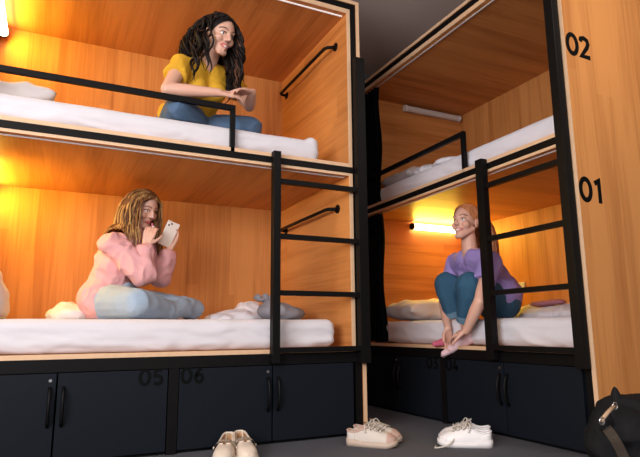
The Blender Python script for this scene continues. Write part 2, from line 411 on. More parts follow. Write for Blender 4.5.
Rb = bunk('bunk_bed', (XR, YR, 0), -math.pi/2, -0.03, (-0.612, -0.560, -0.062, -0.014, 2.46),
     'oak veneer double bunk numbered 01 and 02 on its end panel, on the right', None, (('02', 1.838), ('01', 1.113)))
def RT(u, v, z):   # right bunk's own coordinates to the room's
    return V((XR+v, YR-u, z))
def cabinet(loc, rz, u0, u1, num, nu, label, hv):
    t = empty('storage_cabinet', loc, rz); tag(t, label, 'cabinet', 'cabinets under the bunks')
    bm = bmesh.new()
    box(bm, u0, u0+0.015, 0.024, 0.99, 0.016, 0.37); box(bm, u1-0.015, u1, 0.024, 0.99, 0.016, 0.37); box(bm, u0+0.015, u1-0.015, 0.975, 0.99, 0.016, 0.37)
    box(bm, u0+0.015, u1-0.015, 0.052, 0.975, 0.016, 0.03); box(bm, u0+0.015, u1-0.015, 0.024, 0.975, 0.355, 0.37)
    link('carcass', bm, M_door, t)
    um = (u0+u1)/2
    for a, b6, k in ((u0, um-0.0015, -1), (um+0.0015, u1, 1)):
        d = link('door', B(a+0.002, b6-0.002, 0.004, 0.022, 0.016, 0.372, bev=0.0015), M_door, t)
        hu = um+k*0.026
        bm = bmesh.new(); pts = []
        for i in range(9):
            q = i/8; pts.append((hu, 0.002-0.026*math.sin(math.pi*q)**0.6, 0.315-0.155*q))
        tube(bm, pts, [0.007]*9, 8, 1.3, ref=(1, 0, 0)); link('handle', bm, M_black, d, smooth=True)
        if k < 0:
            bm = bmesh.new(); tube(bm, [(um-0.026, 0.006, 0.343), (um-0.026, 0.0005, 0.343)], 0.0065, 14); link('lock', bm, M_chrome, d)
        if (k > 0) == (nu == 'r'):
            ou = u1-0.125 if nu == 'r' else u0+0.012
            link('number', glyphs(num, (ou, 0.0045, 0.305), (1, 0, 0), (0, 0, 1), 0.072, (0, -0.002, 0), wd=0.2, adv=0.8), M_num, d)
    return t
cabinet((0, 0, 0), 0, -1.96, -1.042, '05', 'r', 'dark grey two-door cabinet numbered 05, at the far left under the pink-jacket woman', 0)
cabinet((0, 0, 0), 0, -0.993, -0.075, '06', 'l', 'dark grey two-door cabinet numbered 06, behind the cream clogs', 0)
cabinet((XR, YR, 0), -math.pi/2, -1.96, -1.072, '03', 'r', 'dark cabinet numbered 03 in the shaded corner between both bunks', 0)
cabinet((XR, YR, 0), -math.pi/2, -1.023, -0.075, '04', 'l', 'dark blue-grey cabinet numbered 04 behind the white sneakers, beside the backpack', 0)

# reading lamps on the end panels
def lamp(loc, rz, z, on, label, u=-1.96, v0=0.42, v1=1.0):
    t = empty('reading_lamp', loc, rz); tag(t, label, 'wall lamp', 'bar lamps at the pillow ends')
    link('mount', B(u+0.001, u+0.014, v0+0.02, v1-0.02, z-0.018, z+0.018), M_black if on else M_plas, t)
    bm = bmesh.new(); tube(bm, [(u+0.030, v0+0.015, z), (u+0.030, v1-0.015, z)], 0.026, 16)
    link('diffuser', bm, M_lampon if on else M_lampoff, t, smooth=False)
    for v in (v0, v1-0.016):
        bm = bmesh.new(); tube(bm, [(u+0.030, v, z), (u+0.030, v+0.016, z)], 0.028, 16); link('end_cap', bm, M_black if on else M_plas, t)
    if on:
        l = bpy.data.lights.new('reading_lamp_light', 'AREA'); l.shape = 'RECTANGLE'; l.size = 0.03; l.size_y = v1-v0-0.04
        l.energy = on; l.color = WARM; o = bpy.data.objects.new('reading_lamp_light', l); C.objects.link(o); o.parent = t
        o.location = (u+0.052, (v0+v1)/2, z-0.012)
        d = V((1, 0, -0.45)).normalized(); y = V((0, 1, 0)); x = y.cross(-d)
        Mx = Matrix((x, y, -d)).transposed(); o.rotation_euler = Mx.to_euler()
lamp((0, 0, 0), 0, 2.345, 10, 'lit warm bar lamp at the left end of the upper left bunk')
lamp((0, 0, 0), 0, 1.345, 12, 'lit warm bar lamp at the left end of the lower left bunk')
lamp((XR, YR, 0), -math.pi/2, 1.362, 11, 'lit warm bar lamp glowing behind the woman in the lilac shirt', v0=0.445, v1=0.93)
lamp((XR, YR, 0), -math.pi/2, 2.368, 0, 'unlit pale bar lamp in the dark upper right bunk')

# curtains, right bunk
for z0, z1, lab in ((1.49, 2.40, 'black curtain bunched at the far end of the upper right bunk'), (0.46, 1.395, 'black curtain bunched at the far end of the lower right bunk')):
    bm = bmesh.new(); N = 60; rows = 14; vs = []
    for j in range(rows+1):
        z = z0+(z1-z0)*j/rows; row = []
        for i in range(N+1):
            s = i/N; y = 0.765+0.02*math.sin(z*9)*(1-s)+s*0.236
            x = 0.612+0.018*math.sin(s*2*math.pi*5.0+0.6*math.sin(z*3))
            row.append(bm.verts.new((x, y, z)))
        vs.append(row)
    for j in range(rows):
        for i in range(N): bm.faces.new((vs[j][i], vs[j][i+1], vs[j+1][i+1], vs[j+1][i]))
    bmesh.ops.solidify(bm, geom=bm.faces[:], thickness=0.003)
    tag(link('privacy_curtain', bm, M_curt, smooth=True), lab, 'curtain')

# ------------------------------------------------------------------ bedding
def mattress(conv, u0, u1, v0, v1, z0, z1, seed, label, fold=None):
    bm = rbox(u0, u1, v0, v1, z0, z1, 0.045, (110, 46, 14))
    me = bpy.data.meshes.new('m'); bm.to_mesh(me); bm.free()
    def mask(p): return 0.25+0.75*max(0, min(1, (z1-0.01-p.z)/0.05)) if True else 1
    wrinkle(me, 0.0075, 9, (0.42, 0.8, 1.7), seed, mask)
    wrinkle(me, 0.0035, 24, (0.5, 0.8, 1.2), seed+3, mask)
    for v in me.vertices:
        if fold and v.co.z > z1-0.04: v.co.z += 0.022*max(0, min(1, (v.co.x-fold[0])/0.03))*(1-max(0, min(1, (v.co.x-fold[1])/0.02)))
        if v.co.z < z0: v.co.z = z0
        if v.co.y < 0.014: v.co.y = 0.014
        v.co = conv(*v.co)
    o = link('mattress', me, M_sheet, smooth=True); tag(o, label, 'mattress', 'mattresses in white sheets'); return o
LT = lambda u, v, z: V((u, v, z))
mattress(LT, -1.945, -0.158, 0.035, 0.97, 0.4505, 0.600, 1, 'white sheeted mattress in the lower left bunk under the pink-jacket woman')
mattress(LT, -1.945, -0.245, 0.035, 0.97, 1.4715, 1.598, 5, 'white sheeted mattress in the upper left bunk under the woman in yellow', (-0.33, -0.25))
mattress(RT, -1.945, -0.105, 0.045, 0.97, 0.4505, 0.600, 9, 'white sheeted mattress in the lower right bunk under the woman in lilac')
mattress(RT, -1.945, -0.105, 0.045, 0.97, 1.4715, 1.600, 13, 'white sheeted mattress in the empty upper right bunk')
def place(me, loc, eul, name, mat, label, cat, group=None):
    from mathutils import Euler
    me.transform(Matrix.Translation(V(loc)) @ Euler(eul).to_matrix().to_4x4())
    o = link(name, me, mat, smooth=True); tag(o, label, cat, group); return o
place(pillow_mesh(0.175, 0.33, 0.085, 2), (-1.775, 0.52, 1.682), (0, -0.04, 0), 'pillow', M_pillow, 'white pillow at the left end of the upper left bunk', 'pillow')
place(pillow_mesh(0.15, 0.30, 0.07, 4), (-1.828, 0.50, 0.744), (0, 1.22, 0), 'pillow', M_pillow, 'white pillow propped upright at the left end of the lower left bunk', 'pillow')
place(pillow_mesh(0.33, 0.20, 0.085, 6), (1.00, 0.74, 0.672), (0, 0, 0.03), 'pillow', M_pillow, 'white pillow lit yellow beside the knees of the woman in lilac', 'pillow')
place(pillow_mesh(0.33, 0.20, 0.08, 8), (1.03, 0.74, 1.668), (0, 0, 0), 'pillow', M_pillow, 'white pillow in clear film at the dark end of the upper right bunk', 'pillow')
def crumple(name, mat, lobes, z0, seed, label, cat, amp=0.012, voxel=0.008, fr=14):
    bm = bmesh.new()
    for (x, y, z, a, b7, c7) in lobes: ellip(bm, (x, y, z), a, b7, c7)
    me = remesh(bm, voxel, 4); wrinkle(me, amp, fr, seed=seed)
    for v in me.vertices:
        if v.co.z < z0: v.co.z = z0+0.001*rnd.random()
    o = link(name, me, mat, smooth=True); tag(o, label, cat); return o
crumple('crumpled_duvet', M_sheet, [(-1.45, 0.70, 0.63, 0.12, 0.16, 0.060), (-1.47, 0.72, 0.65, 0.06, 0.1, 0.06), (-1.42, 0.80, 0.63, 0.11, 0.12, 0.045), (-1.36, 0.86, 0.62, 0.14, 0.1, 0.06)], 0.606, 3, 'white crumpled duvet behind the back of the pink-jacket woman', 'duvet')
crumple('crumpled_sheet', M_sheet, [(-0.50, 0.68, 0.62, 0.16, 0.16, 0.05), (-0.42, 0.74, 0.66, 0.10, 0.13, 0.065), (-0.60, 0.66, 0.61, 0.12, 0.15, 0.035), (-0.30, 0.78, 0.63, 0.12, 0.12, 0.06)], 0.606, 8, 'white crumpled sheet piled behind the grey cushion in the lower left bunk', 'sheet')
crumple('grey_cushion', M_greyc, [(-0.36, 0.42, 0.655, 0.105, 0.13, 0.055), (-0.30, 0.42, 0.64, 0.12, 0.13, 0.045), (-0.38, 0.42, 0.675, 0.06, 0.1, 0.05)], 0.606, 5, 'soft dark grey cushion behind the left ladder on the white mattress', 'cushion', amp=0.006, fr=9)
crumple('knotted_cloth', M_greyc, [(-0.455, 0.47, 0.738, 0.022, 0.03, 0.016), (-0.405, 0.47, 0.742, 0.018, 0.025, 0.020), (-0.36, 0.46, 0.738, 0.030, 0.03, 0.014), (-0.415, 0.47, 0.722, 0.05, 0.04, 0.014)], 0.70, 11, 'small knotted grey cloth lying on top of the grey cushion', 'cloth', amp=0.004, voxel=0.004, fr=40)
crumple('rumpled_duvet', M_sheet, [(1.25, -0.30, 0.63, 0.20, 0.30, 0.055), (1.32, -0.05, 0.645, 0.18, 0.18, 0.06), (1.30, -0.55, 0.64, 0.2, 0.2, 0.07), (1.15, -0.18, 0.62, 0.16, 0.22, 0.045)], 0.606, 15, 'white rumpled duvet behind the woman in lilac in the lower right bunk', 'duvet', amp=0.014, fr=9)
crumple('folded_garment', M_pinkc, [(1.13, -0.20, 0.690, 0.05, 0.10, 0.018), (1.14, -0.28, 0.696, 0.05, 0.07, 0.016)], 0.64, 17, 'dusty pink garment lying on the rumpled duvet behind the right ladder', 'garment', amp=0.004, voxel=0.005, fr=20)
crumple('packed_bedding', M_sheet, [(0.80, 0.40, 1.625, 0.14, 0.12, 0.05), (0.78, 0.15, 1.62, 0.12, 0.12, 0.035)], 1.607, 19, 'crumpled grey-white bedding lying on the upper right mattress', 'bedding', amp=0.014, fr=16)
# outlet on the back panel of the right bunk
t = empty('wall_outlet', (1.617, 0.46, 0.858)); tag(t, 'small white double wall outlet behind the woman in lilac', 'outlet')
link('cover_plate', B(1.609, 1.6185, 0.40, 0.515, 0.830, 0.886, bev=0.002), M_plas, t)
for y in (0.43, 0.485):
    bm = bmesh.new(); tube(bm, [(1.6095, y, 0.858), (1.6075, y, 0.858)], 0.019, 16); link('socket', bm, M_plas, t)
#PEOPLE
# ------------------------------------------------------------------ people
def bez(a, b, c, n=8):
    return [a*(1-t)**2+b*2*t*(1-t)+c*t*t for t in [i/n for i in range(n+1)]]
def head_frame(F, up):
    F = V(F).normalized(); L = V(up).cross(F).normalized(); U = F.cross(L)
    return L, F, U
def head_prims(bm, c, L, F, U, s=0.93, smile=0.0):
    def P(x, y, z): return V(c)+(L*x+F*y+U*z)*s
    def E(x, y, z, a, b8, c8): ellip(bm, P(x, y, z), a*s, b8*s, c8*s, L, F, U, 22)
    def K(a, b8, ra, rb): capsule(bm, P(*a), P(*b8), ra*s, rb*s)
    E(0, -0.012, 0.042, 0.073, 0.092, 0.082); E(0, 0.012, 0.030, 0.066, 0.076, 0.070)
    E(0, 0.022, -0.020, 0.058, 0.060, 0.070)
    K((0.048, -0.002, -0.040), (0.014, 0.062, -0.092), 0.018, 0.018); K((-0.048, -0.002, -0.040), (-0.014, 0.062, -0.092), 0.018, 0.018)
    E(0, 0.045, -0.070, 0.036, 0.034, 0.034); E(0, 0.068, -0.094, 0.017, 0.015, 0.015)
    K((-0.034, 0.070, 0.030), (0, 0.079, 0.028), 0.013, 0.014); K((0.034, 0.070, 0.030), (0, 0.079, 0.028), 0.013, 0.014)
    K((0, 0.082, 0.022), (0, 0.104, -0.020), 0.007, 0.0095); K((-0.009, 0.092, -0.024), (0.009, 0.092, -0.024), 0.0085, 0.0085)
    for k in (-1, 1):
        E(k*0.038, 0.052, -0.022, 0.026, 0.028, 0.026)
        E(k*0.074, -0.006, -0.004, 0.008, 0.017, 0.030); E(k*0.078, -0.014, 0.006, 0.007, 0.012, 0.018)
        K((k*0.022+k*0.004*smile, 0.074, -0.058+0.006*smile), (0, 0.086, -0.053), 0.006, 0.0075)
        K((k*0.020+k*0.004*smile, 0.073, -0.061+0.006*smile), (0, 0.084, -0.066-0.004*smile), 0.006, 0.008)
    return P
def face_features(o, P, s, L, F, U, parent, ez=0.0092):
    for k in (-1, 1):
        e = bmesh.new(); ellip(e, P(k*0.031, 0.0665, 0.006), 0.0125*s, 0.0115*s, ez*s, L, F, U, 16)
        eo = link('eye', e, [M_eye, M_iris], parent, smooth=True)
        off = PW[eo.name]
        for f in eo.data.polygons:
            q = sum((eo.data.vertices[i].co for i in f.vertices), V((0, 0, 0)))/len(f.vertices)+off-P(k*0.031, 0.0665, 0.006)
            if q.normalized().dot(F) > 0.86: f.material_index = 1
def tint(me, c, L, F, U, s, base, lip, brow, blush, smile=0):
    at = me.color_attributes.new('tint', 'FLOAT_COLOR', 'POINT')
    for i, v in enumerate(me.vertices):
        q = v.co-V(c); x, y, z = q.dot(L)/s, q.dot(F)/s, q.dot(U)/s; col = V(base)
        if abs(x) < 0.09 and abs(z) < 0.14 and y > 0.03:
            mx = 0.026+0.004*smile; zc = -0.0600+0.22*smile*abs(x)
            d = (x/mx)**2+((z-zc)/0.0115)**2
            if d < 1: col = V(lip)
            if smile and (x/0.019)**2+((z-zc)/0.0045)**2 < 1: col = V((0.75, 0.68, 0.62))
            elif not smile and abs(z-zc) < 0.0018 and abs(x) < 0.022: col = V(lip)*0.35
            zb = 0.030+0.006*(1-((abs(x)-0.033)/0.02)**2)
            if 0.012 < abs(x) < 0.054 and abs(z-zb) < 0.0042: col = col.lerp(V(brow), 0.85)
            # lash line
            ze = 0.006+0.0095*math.sqrt(max(0, 1-((abs(x)-0.031)/0.017)**2))
            if abs(abs(x)-0.031) < 0.017 and abs(z-ze) < 0.0028: col = V(brow)*0.6
            db = ((abs(x)-0.040)/0.022)**2+((z+0.022)/0.02)**2
            if db < 1 and d > 1: col = col.lerp(V(blush), 0.22*(1-db))
            if abs(x) < 0.012 and abs(z+0.031) < 0.003 and abs(abs(x)-0.008) < 0.003: col = col*0.45
        at.data[i].color = (*col, 1)
def hand(bm, w_, d, n, th, curl=0.5, sz=1.0, tcurl=0.5, spread=1.0):
    """w_ wrist, d towards the knuckles, n the way the fingers curl, th the thumb's side"""
    w_ = V(w_); d = V(d).normalized(); n = V(n); n = (n-d*n.dot(d)).normalized(); s = d.cross(n); s = s if s.dot(V(th)) > 0 else -s
    for k in (-1, -0.33, 0.33, 1):
        capsule(bm, w_+s*0.010*k*sz, w_+d*(0.082-0.006*abs(k-0.33))*sz+s*0.029*k*sz*spread, 0.0145*sz, 0.0105*sz, 10, 3)
    for k, ln in ((1, 0.070), (0.36, 0.078), (-0.32, 0.073), (-0.98, 0.057)):
        p = w_+d*0.083*sz+s*0.029*k*sz*spread; ang = curl*0.5; dirv = d+s*0.06*k
        for seg, (fl, r0, r1) in enumerate(((0.45, 0.0088, 0.0078), (0.30, 0.0078, 0.0070), (0.25, 0.0070, 0.0058))):
            dd = (dirv*math.cos(ang)+n*math.sin(ang)).normalized(); q = p+dd*ln*fl*1.05*sz
            capsule(bm, p, q, r0*sz, r1*sz, 10, 3); p = q; ang += curl
    p = w_+d*0.018*sz+s*0.017*sz; dd = (d*0.62+s*0.72+n*0.25).normalized()
    for ln, r0, r1 in ((0.040, 0.0135, 0.0105), (0.032, 0.0105, 0.009), (0.026, 0.009, 0.0072)):
        q = p+dd*ln*sz; capsule(bm, p, q, r0*sz, r1*sz, 10, 3); p = q; dd = (dd+(d*0.45+n*0.35-s*0.25)*tcurl).normalized()
def arm(bm, sh, el, wr, off=0.0, scale=1.0):
    capsule(bm, sh, el, (0.046*scale+off), (0.034*scale+off)); capsule(bm, V(el), V(el).lerp(V(wr), 0.35), 0.034*scale+off, 0.034*scale+off); capsule(bm, V(el).lerp(V(wr), 0.35), wr, (0.034*scale+off), (0.0215*scale+off))
def leg(bm, hip, kn, an, off=0.0, th=0.078, kr=0.053, cr=0.050, ar=0.033, cuff=True):
    capsule(bm, hip, kn, th+off, kr+off); m = V(kn).lerp(V(an), 0.35)
    capsule(bm, kn, m, kr+off, cr+off); capsule(bm, m, an, cr+off, ar+off, round_b=cuff)
def foot(bm, an, heel_d, toe_d, ln=0.17, off=0.0):
    """ankle, direction of the sole (down from the ankle), direction of the toes"""
    an, dn, t = V(an), V(heel_d).normalized(), V(toe_d).normalized(); sd = t.cross(dn).normalized()
    capsule(bm, an, an+dn*0.035-t*0.025, 0.033+off, 0.028+off)
    capsule(bm, an+dn*0.012+t*0.01, an+dn*0.040+t*ln*0.55, 0.033+off, 0.027+off)
    for k in (-1, 0, 1): capsule(bm, an+dn*0.040+t*ln*0.4+sd*0.014*k, an+dn*0.048+t*ln*(0.95-0.08*k)+sd*0.022*k, 0.022+off, 0.012+off)
    capsule(bm, an+dn*0.042-t*0.025, an+dn*0.046+t*ln*0.6, 0.022+off, 0.020+off)
def torso(bm, pel, waist, chest, neck, shl, shr, hl, hr, off=0.0, hips=True):
    pel, waist, chest, neck, shl, shr, hl, hr = map(V, (pel, waist, chest, neck, shl, shr, hl, hr))
    if hips: capsule(bm, hl, hr, 0.092+off, 0.092+off); ellip(bm, pel, 0.125+off, 0.115+off, 0.10+off)
    ax = (shr-shl).normalized()
    for k in (-1, 1):
        capsule(bm, pel+ax*0.045*k, waist+ax*0.030*k, 0.090+off, 0.080+off); capsule(bm, waist+ax*0.03*k, chest+ax*0.045*k, 0.080+off, 0.088+off)
        capsule(bm, chest+ax*0.045*k, chest.lerp(neck, 0.55)+ax*0.06*k, 0.088+off, 0.062+off)
    capsule(bm, shl, shr, 0.046+off, 0.046+off)
    for s_ in (shl, shr): capsule(bm, s_, chest.lerp(s_, 0.45), 0.048+off, 0.07+off); capsule(bm, s_, neck.lerp(s_, 0.25)+V((0, 0, -0.005)), 0.042+off, 0.040+off)
def bust(bm, chest, F, ax, off=0.0):
    for k in (-1, 1): ellip(bm, V(chest)+V(F)*0.062+V(ax)*0.062*k-V((0, 0, 0.02)), 0.052+off, 0.052+off, 0.052+off)
def hair(name, parent, c, L, F, U, s, mats, n, length, colliders, seed, part=0.0, wave=0.0, rad=0.0075, front=0.35, side_bias=None, back_only=False, cap=True, hl=0.15, pull=None, sweep=(0, 0)):
    """locks grown from the scalp, falling under their own weight around the head and over the shoulders"""
    R = random.Random(seed); c = V(c)
    def loc(p): q = p-c; return V((q.dot(L), q.dot(F), q.dot(U)))/s
    bms = [bmesh.new(), bmesh.new()]
    if cap:
        N1 = 40; N2 = 26; cc = V((0, -0.012, 0.042))
        rings = []
        for j in range(N2+1):
            row = []
            for i in range(N1):
                ph = math.pi*j/N2*0.78; th = 2*math.pi*i/N1
                d = V((math.sin(ph)*math.sin(th), math.sin(ph)*math.cos(th), math.cos(ph)))
                # keep clear of the face
                fr = max(0, math.cos(th)); lim = math.pi*0.78*(1-fr)+1.02*fr if fr > 0 else math.pi*0.78
                ph2 = min(ph, lim if fr > 0.0 else ph); d = V((math.sin(ph2)*math.sin(th), math.sin(ph2)*math.cos(th), math.cos(ph2)))
                q = cc+V((d.x*0.079, d.y*0.099, d.z*0.089))
                row.append(bms[0].verts.new(c+(L*q.x+F*q.y+U*q.z)*s))
            rings.append(row)
        for a, b9 in zip(rings, rings[1:]):
            for i in range(N1):
                try: bms[0].faces.new((a[i], a[(i+1) % N1], b9[(i+1) % N1], b9[i]))
                except ValueError: pass
        bmesh.ops.remove_doubles(bms[0], verts=bms[0].verts, dist=0.0004)
    for k in range(n):
        th = R.uniform(-math.pi, math.pi); z = R.uniform(0.02, 1.0) if R.random() < 0.6 else R.uniform(-0.5, 0.4)
        rr = math.sqrt(max(0, 1-z*z)); d = V((rr*math.sin(th), rr*math.cos(th), z))
        if d.y > 0.25 and d.z < 0.52: continue
        if d.z < 0.1 and d.y > -0.05: continue
        q = V((0, -0.012, 0.042))+V((d.x*0.076, d.y*0.096, d.z*0.086))
        p = c+(L*q.x+F*q.y+U*q.z)*s
        sidek = 1 if (d.x-part) > 0 else -1
        vel = (L*(d.x*0.6+sidek*0.75*max(0, d.z))+F*(d.y*0.5-0.25*max(0, d.z)-(0.35 if d.y > 0.2 else 0))+U*(0.15*d.z)).normalized()
        if pull is not None: vel = (vel+V(pull)*0.8).normalized()
        pts = [p]; ln = length*R.uniform(0.78, 1.06); step = 0.014; ph0 = R.uniform(0, 6.28); fq = R.uniform(38, 60); amp = wave*R.uniform(0.6, 1.3)
        drift = V((R.uniform(-1, 1), R.uniform(-1, 1), 0))*0.06; kf = R.random() > 0.04
        for i in range(int(ln/step)):
            t = i*step
            sw = (sweep[0] if loc(p).x < 0 else sweep[1]) if kf else 0.05
            g = V((0, 0, -1))+drift-F*sw*max(0.0, 1-t/0.20)
            if pull is not None and t < 0.12: g = g*0.3+V(pull)
            vel = (vel*0.72+g*0.28+L*0.14*math.sin(0.6*t*fq+ph0)*(amp*20)+F*0.14*math.cos(0.6*t*fq+ph0)*(amp*20)).normalized()
            p = p+vel*step
            q = loc(p); h = V((q.x/0.079, (q.y+0.012)/0.099, (q.z-0.042)/0.089))
            if q.z > -0.02 and h.length < 1.0:
                h.normalize(); q = V((h.x*0.079, h.y*0.099-0.012, h.z*0.089+0.042)); p = c+(L*q.x+F*q.y+U*q.z)*s
            q = loc(p)
            if q.y > -0.01 and -0.16 < q.z < 0.075 and abs(q.x) < 0.074+0.05*max(0, 0.03-q.y)*0:
                kx = 0.076 if q.x > 0 else -0.076
                if abs(q.x) > 0.03 or q.z < 0.06: p = p+L*(kx-q.x)*s*0.6
            for (a, b9, ra) in colliders:
                a, b9 = V(a), V(b9); ab = b9-a; tt = max(0, min(1, (p-a).dot(ab)/max(ab.length_squared, 1e-9))); m_ = a+ab*tt; dd = p-m_
                if dd.length < ra: p = m_+dd.normalized()*ra
            pts.append(p)
        if wave:
            pts2 = []
            for i, p in enumerate(pts):
                a = i*step*fq+ph0; w2 = amp*min(1, i/6); pts2.append(p+L*math.sin(a)*w2+F*math.cos(a)*w2)
            pts = pts2
        m_ = len(pts); rads = [rad*s*(0.55+0.45*min(1, i/4))*(1 if i < m_*0.75 else max(0.15, (m_-i)/(m_*0.25))) for i in range(m_)]
        tube(bms[1] if R.random() < hl else bms[0], pts, rads, 6, 0.6)
    o = None
    for i, b10 in enumerate(bms):
        if not b10.verts: b10.free(); continue
        if o is None: o = link(name, b10, mats[i], parent, smooth=True)
        else: link('hair_highlights', b10, mats[i], o, smooth=True)
    return o
def mid(a, b11, t=0.5): return V(a).lerp(V(b11), t)

def bx2(px, py, y):     # a point seen at (px, py) on the plane at that y
    d = M.to_3x3() @ V((px-320, 228.5-py, -550.89)); return CAM+d*((y-CAM.y)/d.y)
# ---- woman in yellow, cross-legged on the upper left bunk, arms folded over the guard rail
p1 = empty('person', (-0.90, 0.38, 1.60)); tag(p1, 'person with long dark curly hair, yellow t-shirt and jeans, leaning on the upper guard rail', 'person')
shl, shr = V((-0.715, 0.265, 1.965)), V((-1.010, 0.165, 1.945))       # her left, her right
neck, chest, waist, pel = V((-0.875, 0.185, 2.000)), V((-0.885, 0.26, 1.875)), V((-0.90, 0.35, 1.78)), V((-0.905, 0.41, 1.705))
hl_, hr_ = V((-0.83, 0.42, 1.695)), V((-0.99, 0.38, 1.695))
ell, elr = V((-0.625, 0.165, 1.785)), V((-1.100, 0.035, 1.740)); wrl, wrr = V((-0.665, -0.005, 1.790)), V((-0.850, -0.022, 1.745))
knl, knr = V((-0.605, 0.21, 1.672)), V((-1.03, 0.09, 1.675)); anl, anr = V((-0.86, 0.24, 1.648)), V((-0.76, 0.36, 1.648))
hc = V((-0.828, 0.085, 2.120)); s1 = 0.95
L1, F1, U1 = head_frame(r_*0.76-f_*0.66-V((0, 0, 1))*0.26, V((0, 0, 1))+r_*0.06)
cf = V((0.25, -0.90, -0.1)).normalized(); cax = (shl-shr).normalized()
bm = bmesh.new(); torso(bm, pel, waist, chest, neck, shl, shr, hl_, hr_); bust(bm, chest, cf, cax)
capsule(bm, neck-V((0, 0, 0.03)), hc-F1*0.02-U1*0.05, 0.050, 0.046)
arm(bm, shl, ell, wrl, 0, 0.95); arm(bm, shr, elr, wrr, 0, 1.0)
hand(bm, wrr, V((0.95, 0.02, 0.04)), V((0.1, 0.6, -0.7)), V((0, 0.3, 1)), 0.40, 0.95)
hand(bm, wrl, V((-0.90, -0.28, -0.12)), V((-0.1, 0.1, -1)), V((0, 0.6, 0.5)), 0.38, 0.92)
leg(bm, hl_, knl, anl); leg(bm, hr_, knr, anr); foot(bm, anl, V((0, -0.3, -0.5)), V((-1, -0.2, -0.1)), 0.15); foot(bm, anr, V((0, 0, -1)), V((1, 0.2, -0.1)), 0.15)
P1 = head_prims(bm, hc, L1, F1, U1, s1, 1.0)
me = remesh(bm, 0.0042, 3); tint(me, hc, L1, F1, U1, s1, (0.68, 0.38, 0.27), (0.55, 0.11, 0.10), (0.03, 0.016, 0.012), (0.66, 0.26, 0.19), 1.0)
body = link('body', me, M_skin, p1, smooth=True); face_features(body, P1, s1, L1, F1, U1, p1)
bm = bmesh.new(); torso(bm, pel+V((0, 0, 0.02)), waist, chest, neck-V((0, 0, 0.035)), shl, shr, hl_+V((0, 0, 0.03)), hr_+V((0, 0, 0.03)), 0.015); bust(bm, chest, cf, cax, 0.012)
for s_, e_ in ((shl, ell), (shr, elr)): capsule(bm, s_, mid(s_, e_, 0.46), 0.062, 0.064, round_b=False)
me = remesh(bm, 0.0055, 3); wrinkle(me, 0.009, 8, (1, 1, 0.7), 3)
link('t_shirt', me, M_yel, p1, smooth=True)
bm = bmesh.new(); capsule(bm, hl_, hr_, 0.108, 0.108); ellip(bm, pel, 0.14, 0.13, 0.09); leg(bm, hl_, knl, anl, 0.016); leg(bm, hr_, knr, anr, 0.016)
me = remesh(bm, 0.006, 3); wrinkle(me, 0.010, 9, (1, 1, 1), 9)
for v in me.vertices: v.co.z = max(v.co.z, 1.606)
link('jeans', me, M_den1, p1, smooth=True)
col1 = [(neck, mid(neck, chest), 0.075), (shl, shr, 0.075), (mid(shl, shr), chest, 0.125), (chest, waist, 0.125)]
hair('hair', p1, hc, L1, F1, U1, s1, (M_hair1, M_hair1b), 560, 0.40, col1, 5, 0.02, 0.012, 0.0078, hl=0.10, sweep=(2.2, 0.0))

# ---- woman in the pink jacket on the lower left bunk, lipstick in one hand, phone in the other
p2 = empty('person', (-1.15, 0.52, 0.60)); tag(p2, 'person with long light brown hair, pink jacket and pale jeans, sitting cross-legged with lipstick', 'person')
pel, waist, chest, neck = V((-1.235, 0.62, 0.705)), V((-1.225, 0.62, 0.81)), V((-1.195, 0.605, 0.93)), V((-1.160, 0.59, 1.065))
shr, shl = V((-1.275, 0.50, 1.005)), V((-1.070, 0.70, 1.010))
elr, wrr = V((-1.115, 0.42, 0.845)), V((-1.105, 0.465, 1.005)); ell, wrl = V((-0.995, 0.60, 0.845)), bx2(169, 250, 0.58)
hr_, hl_ = V((-1.28, 0.55, 0.700)), V((-1.15, 0.68, 0.700)); knr, knl = V((-1.165, 0.235, 0.682)), V((-0.800, 0.62, 0.672))
anr, anl = V((-0.96, 0.44, 0.650)), V((-1.03, 0.36, 0.655))
hc = V((-1.112, 0.575, 1.228)); s2 = 0.91
L2, F2, U2 = head_frame(r_*0.82-f_*0.50-V((0, 0, 1))*0.30, V((0, 0, 1))-r_*0.04)
bm = bmesh.new(); torso(bm, pel, waist, chest, neck, shl, shr, hl_, hr_); cf = V((0.7, -0.7, 0)); cax = (shl-shr).normalized(); bust(bm, chest, cf, cax)
capsule(bm, neck-V((0, 0, 0.03)), hc-F2*0.02-U2*0.05, 0.048, 0.044); arm(bm, shl, ell, wrl); arm(bm, shr, elr, wrr)
hand(bm, wrr, V((0.22, -0.02, 0.9)), V((0.35, 0.9, 0.1)), V((0.7, 0.3, 0.2)), 0.75, 0.92, 0.7)
PH = bx2(169, 234, 0.56); pn = (r_*0.35-f_*0.85).normalized()      # phone centre, its back's outward side
hand(bm, wrl, V((0.30, 0.05, 0.9)), V((-0.75, -0.55, 0.0)), V((-0.5, 0.5, 0)), 0.55, 0.95, 0.5)
leg(bm, hl_, knl, anl); leg(bm, hr_, knr, anr); foot(bm, anl, V((-0.2, -0.1, -0.5)), V((-0.7, -0.3, -0.1)), 0.15); foot(bm, anr, V((0, 0, -1)), V((0.5, 0.5, -0.1)), 0.15)
P2 = head_prims(bm, hc, L2, F2, U2, s2, 0.0)
me = remesh(bm, 0.0042, 3); tint(me, hc, L2, F2, U2, s2, (0.70, 0.40, 0.29), (0.50, 0.11, 0.10), (0.08, 0.04, 0.022), (0.68, 0.27, 0.2), 0)
for v in me.vertices: v.co.z = max(v.co.z, 0.608)
body = link('body', me, M_skin, p2, smooth=True); face_features(body, P2, s2, L2, F2, U2, p2, 0.0055)
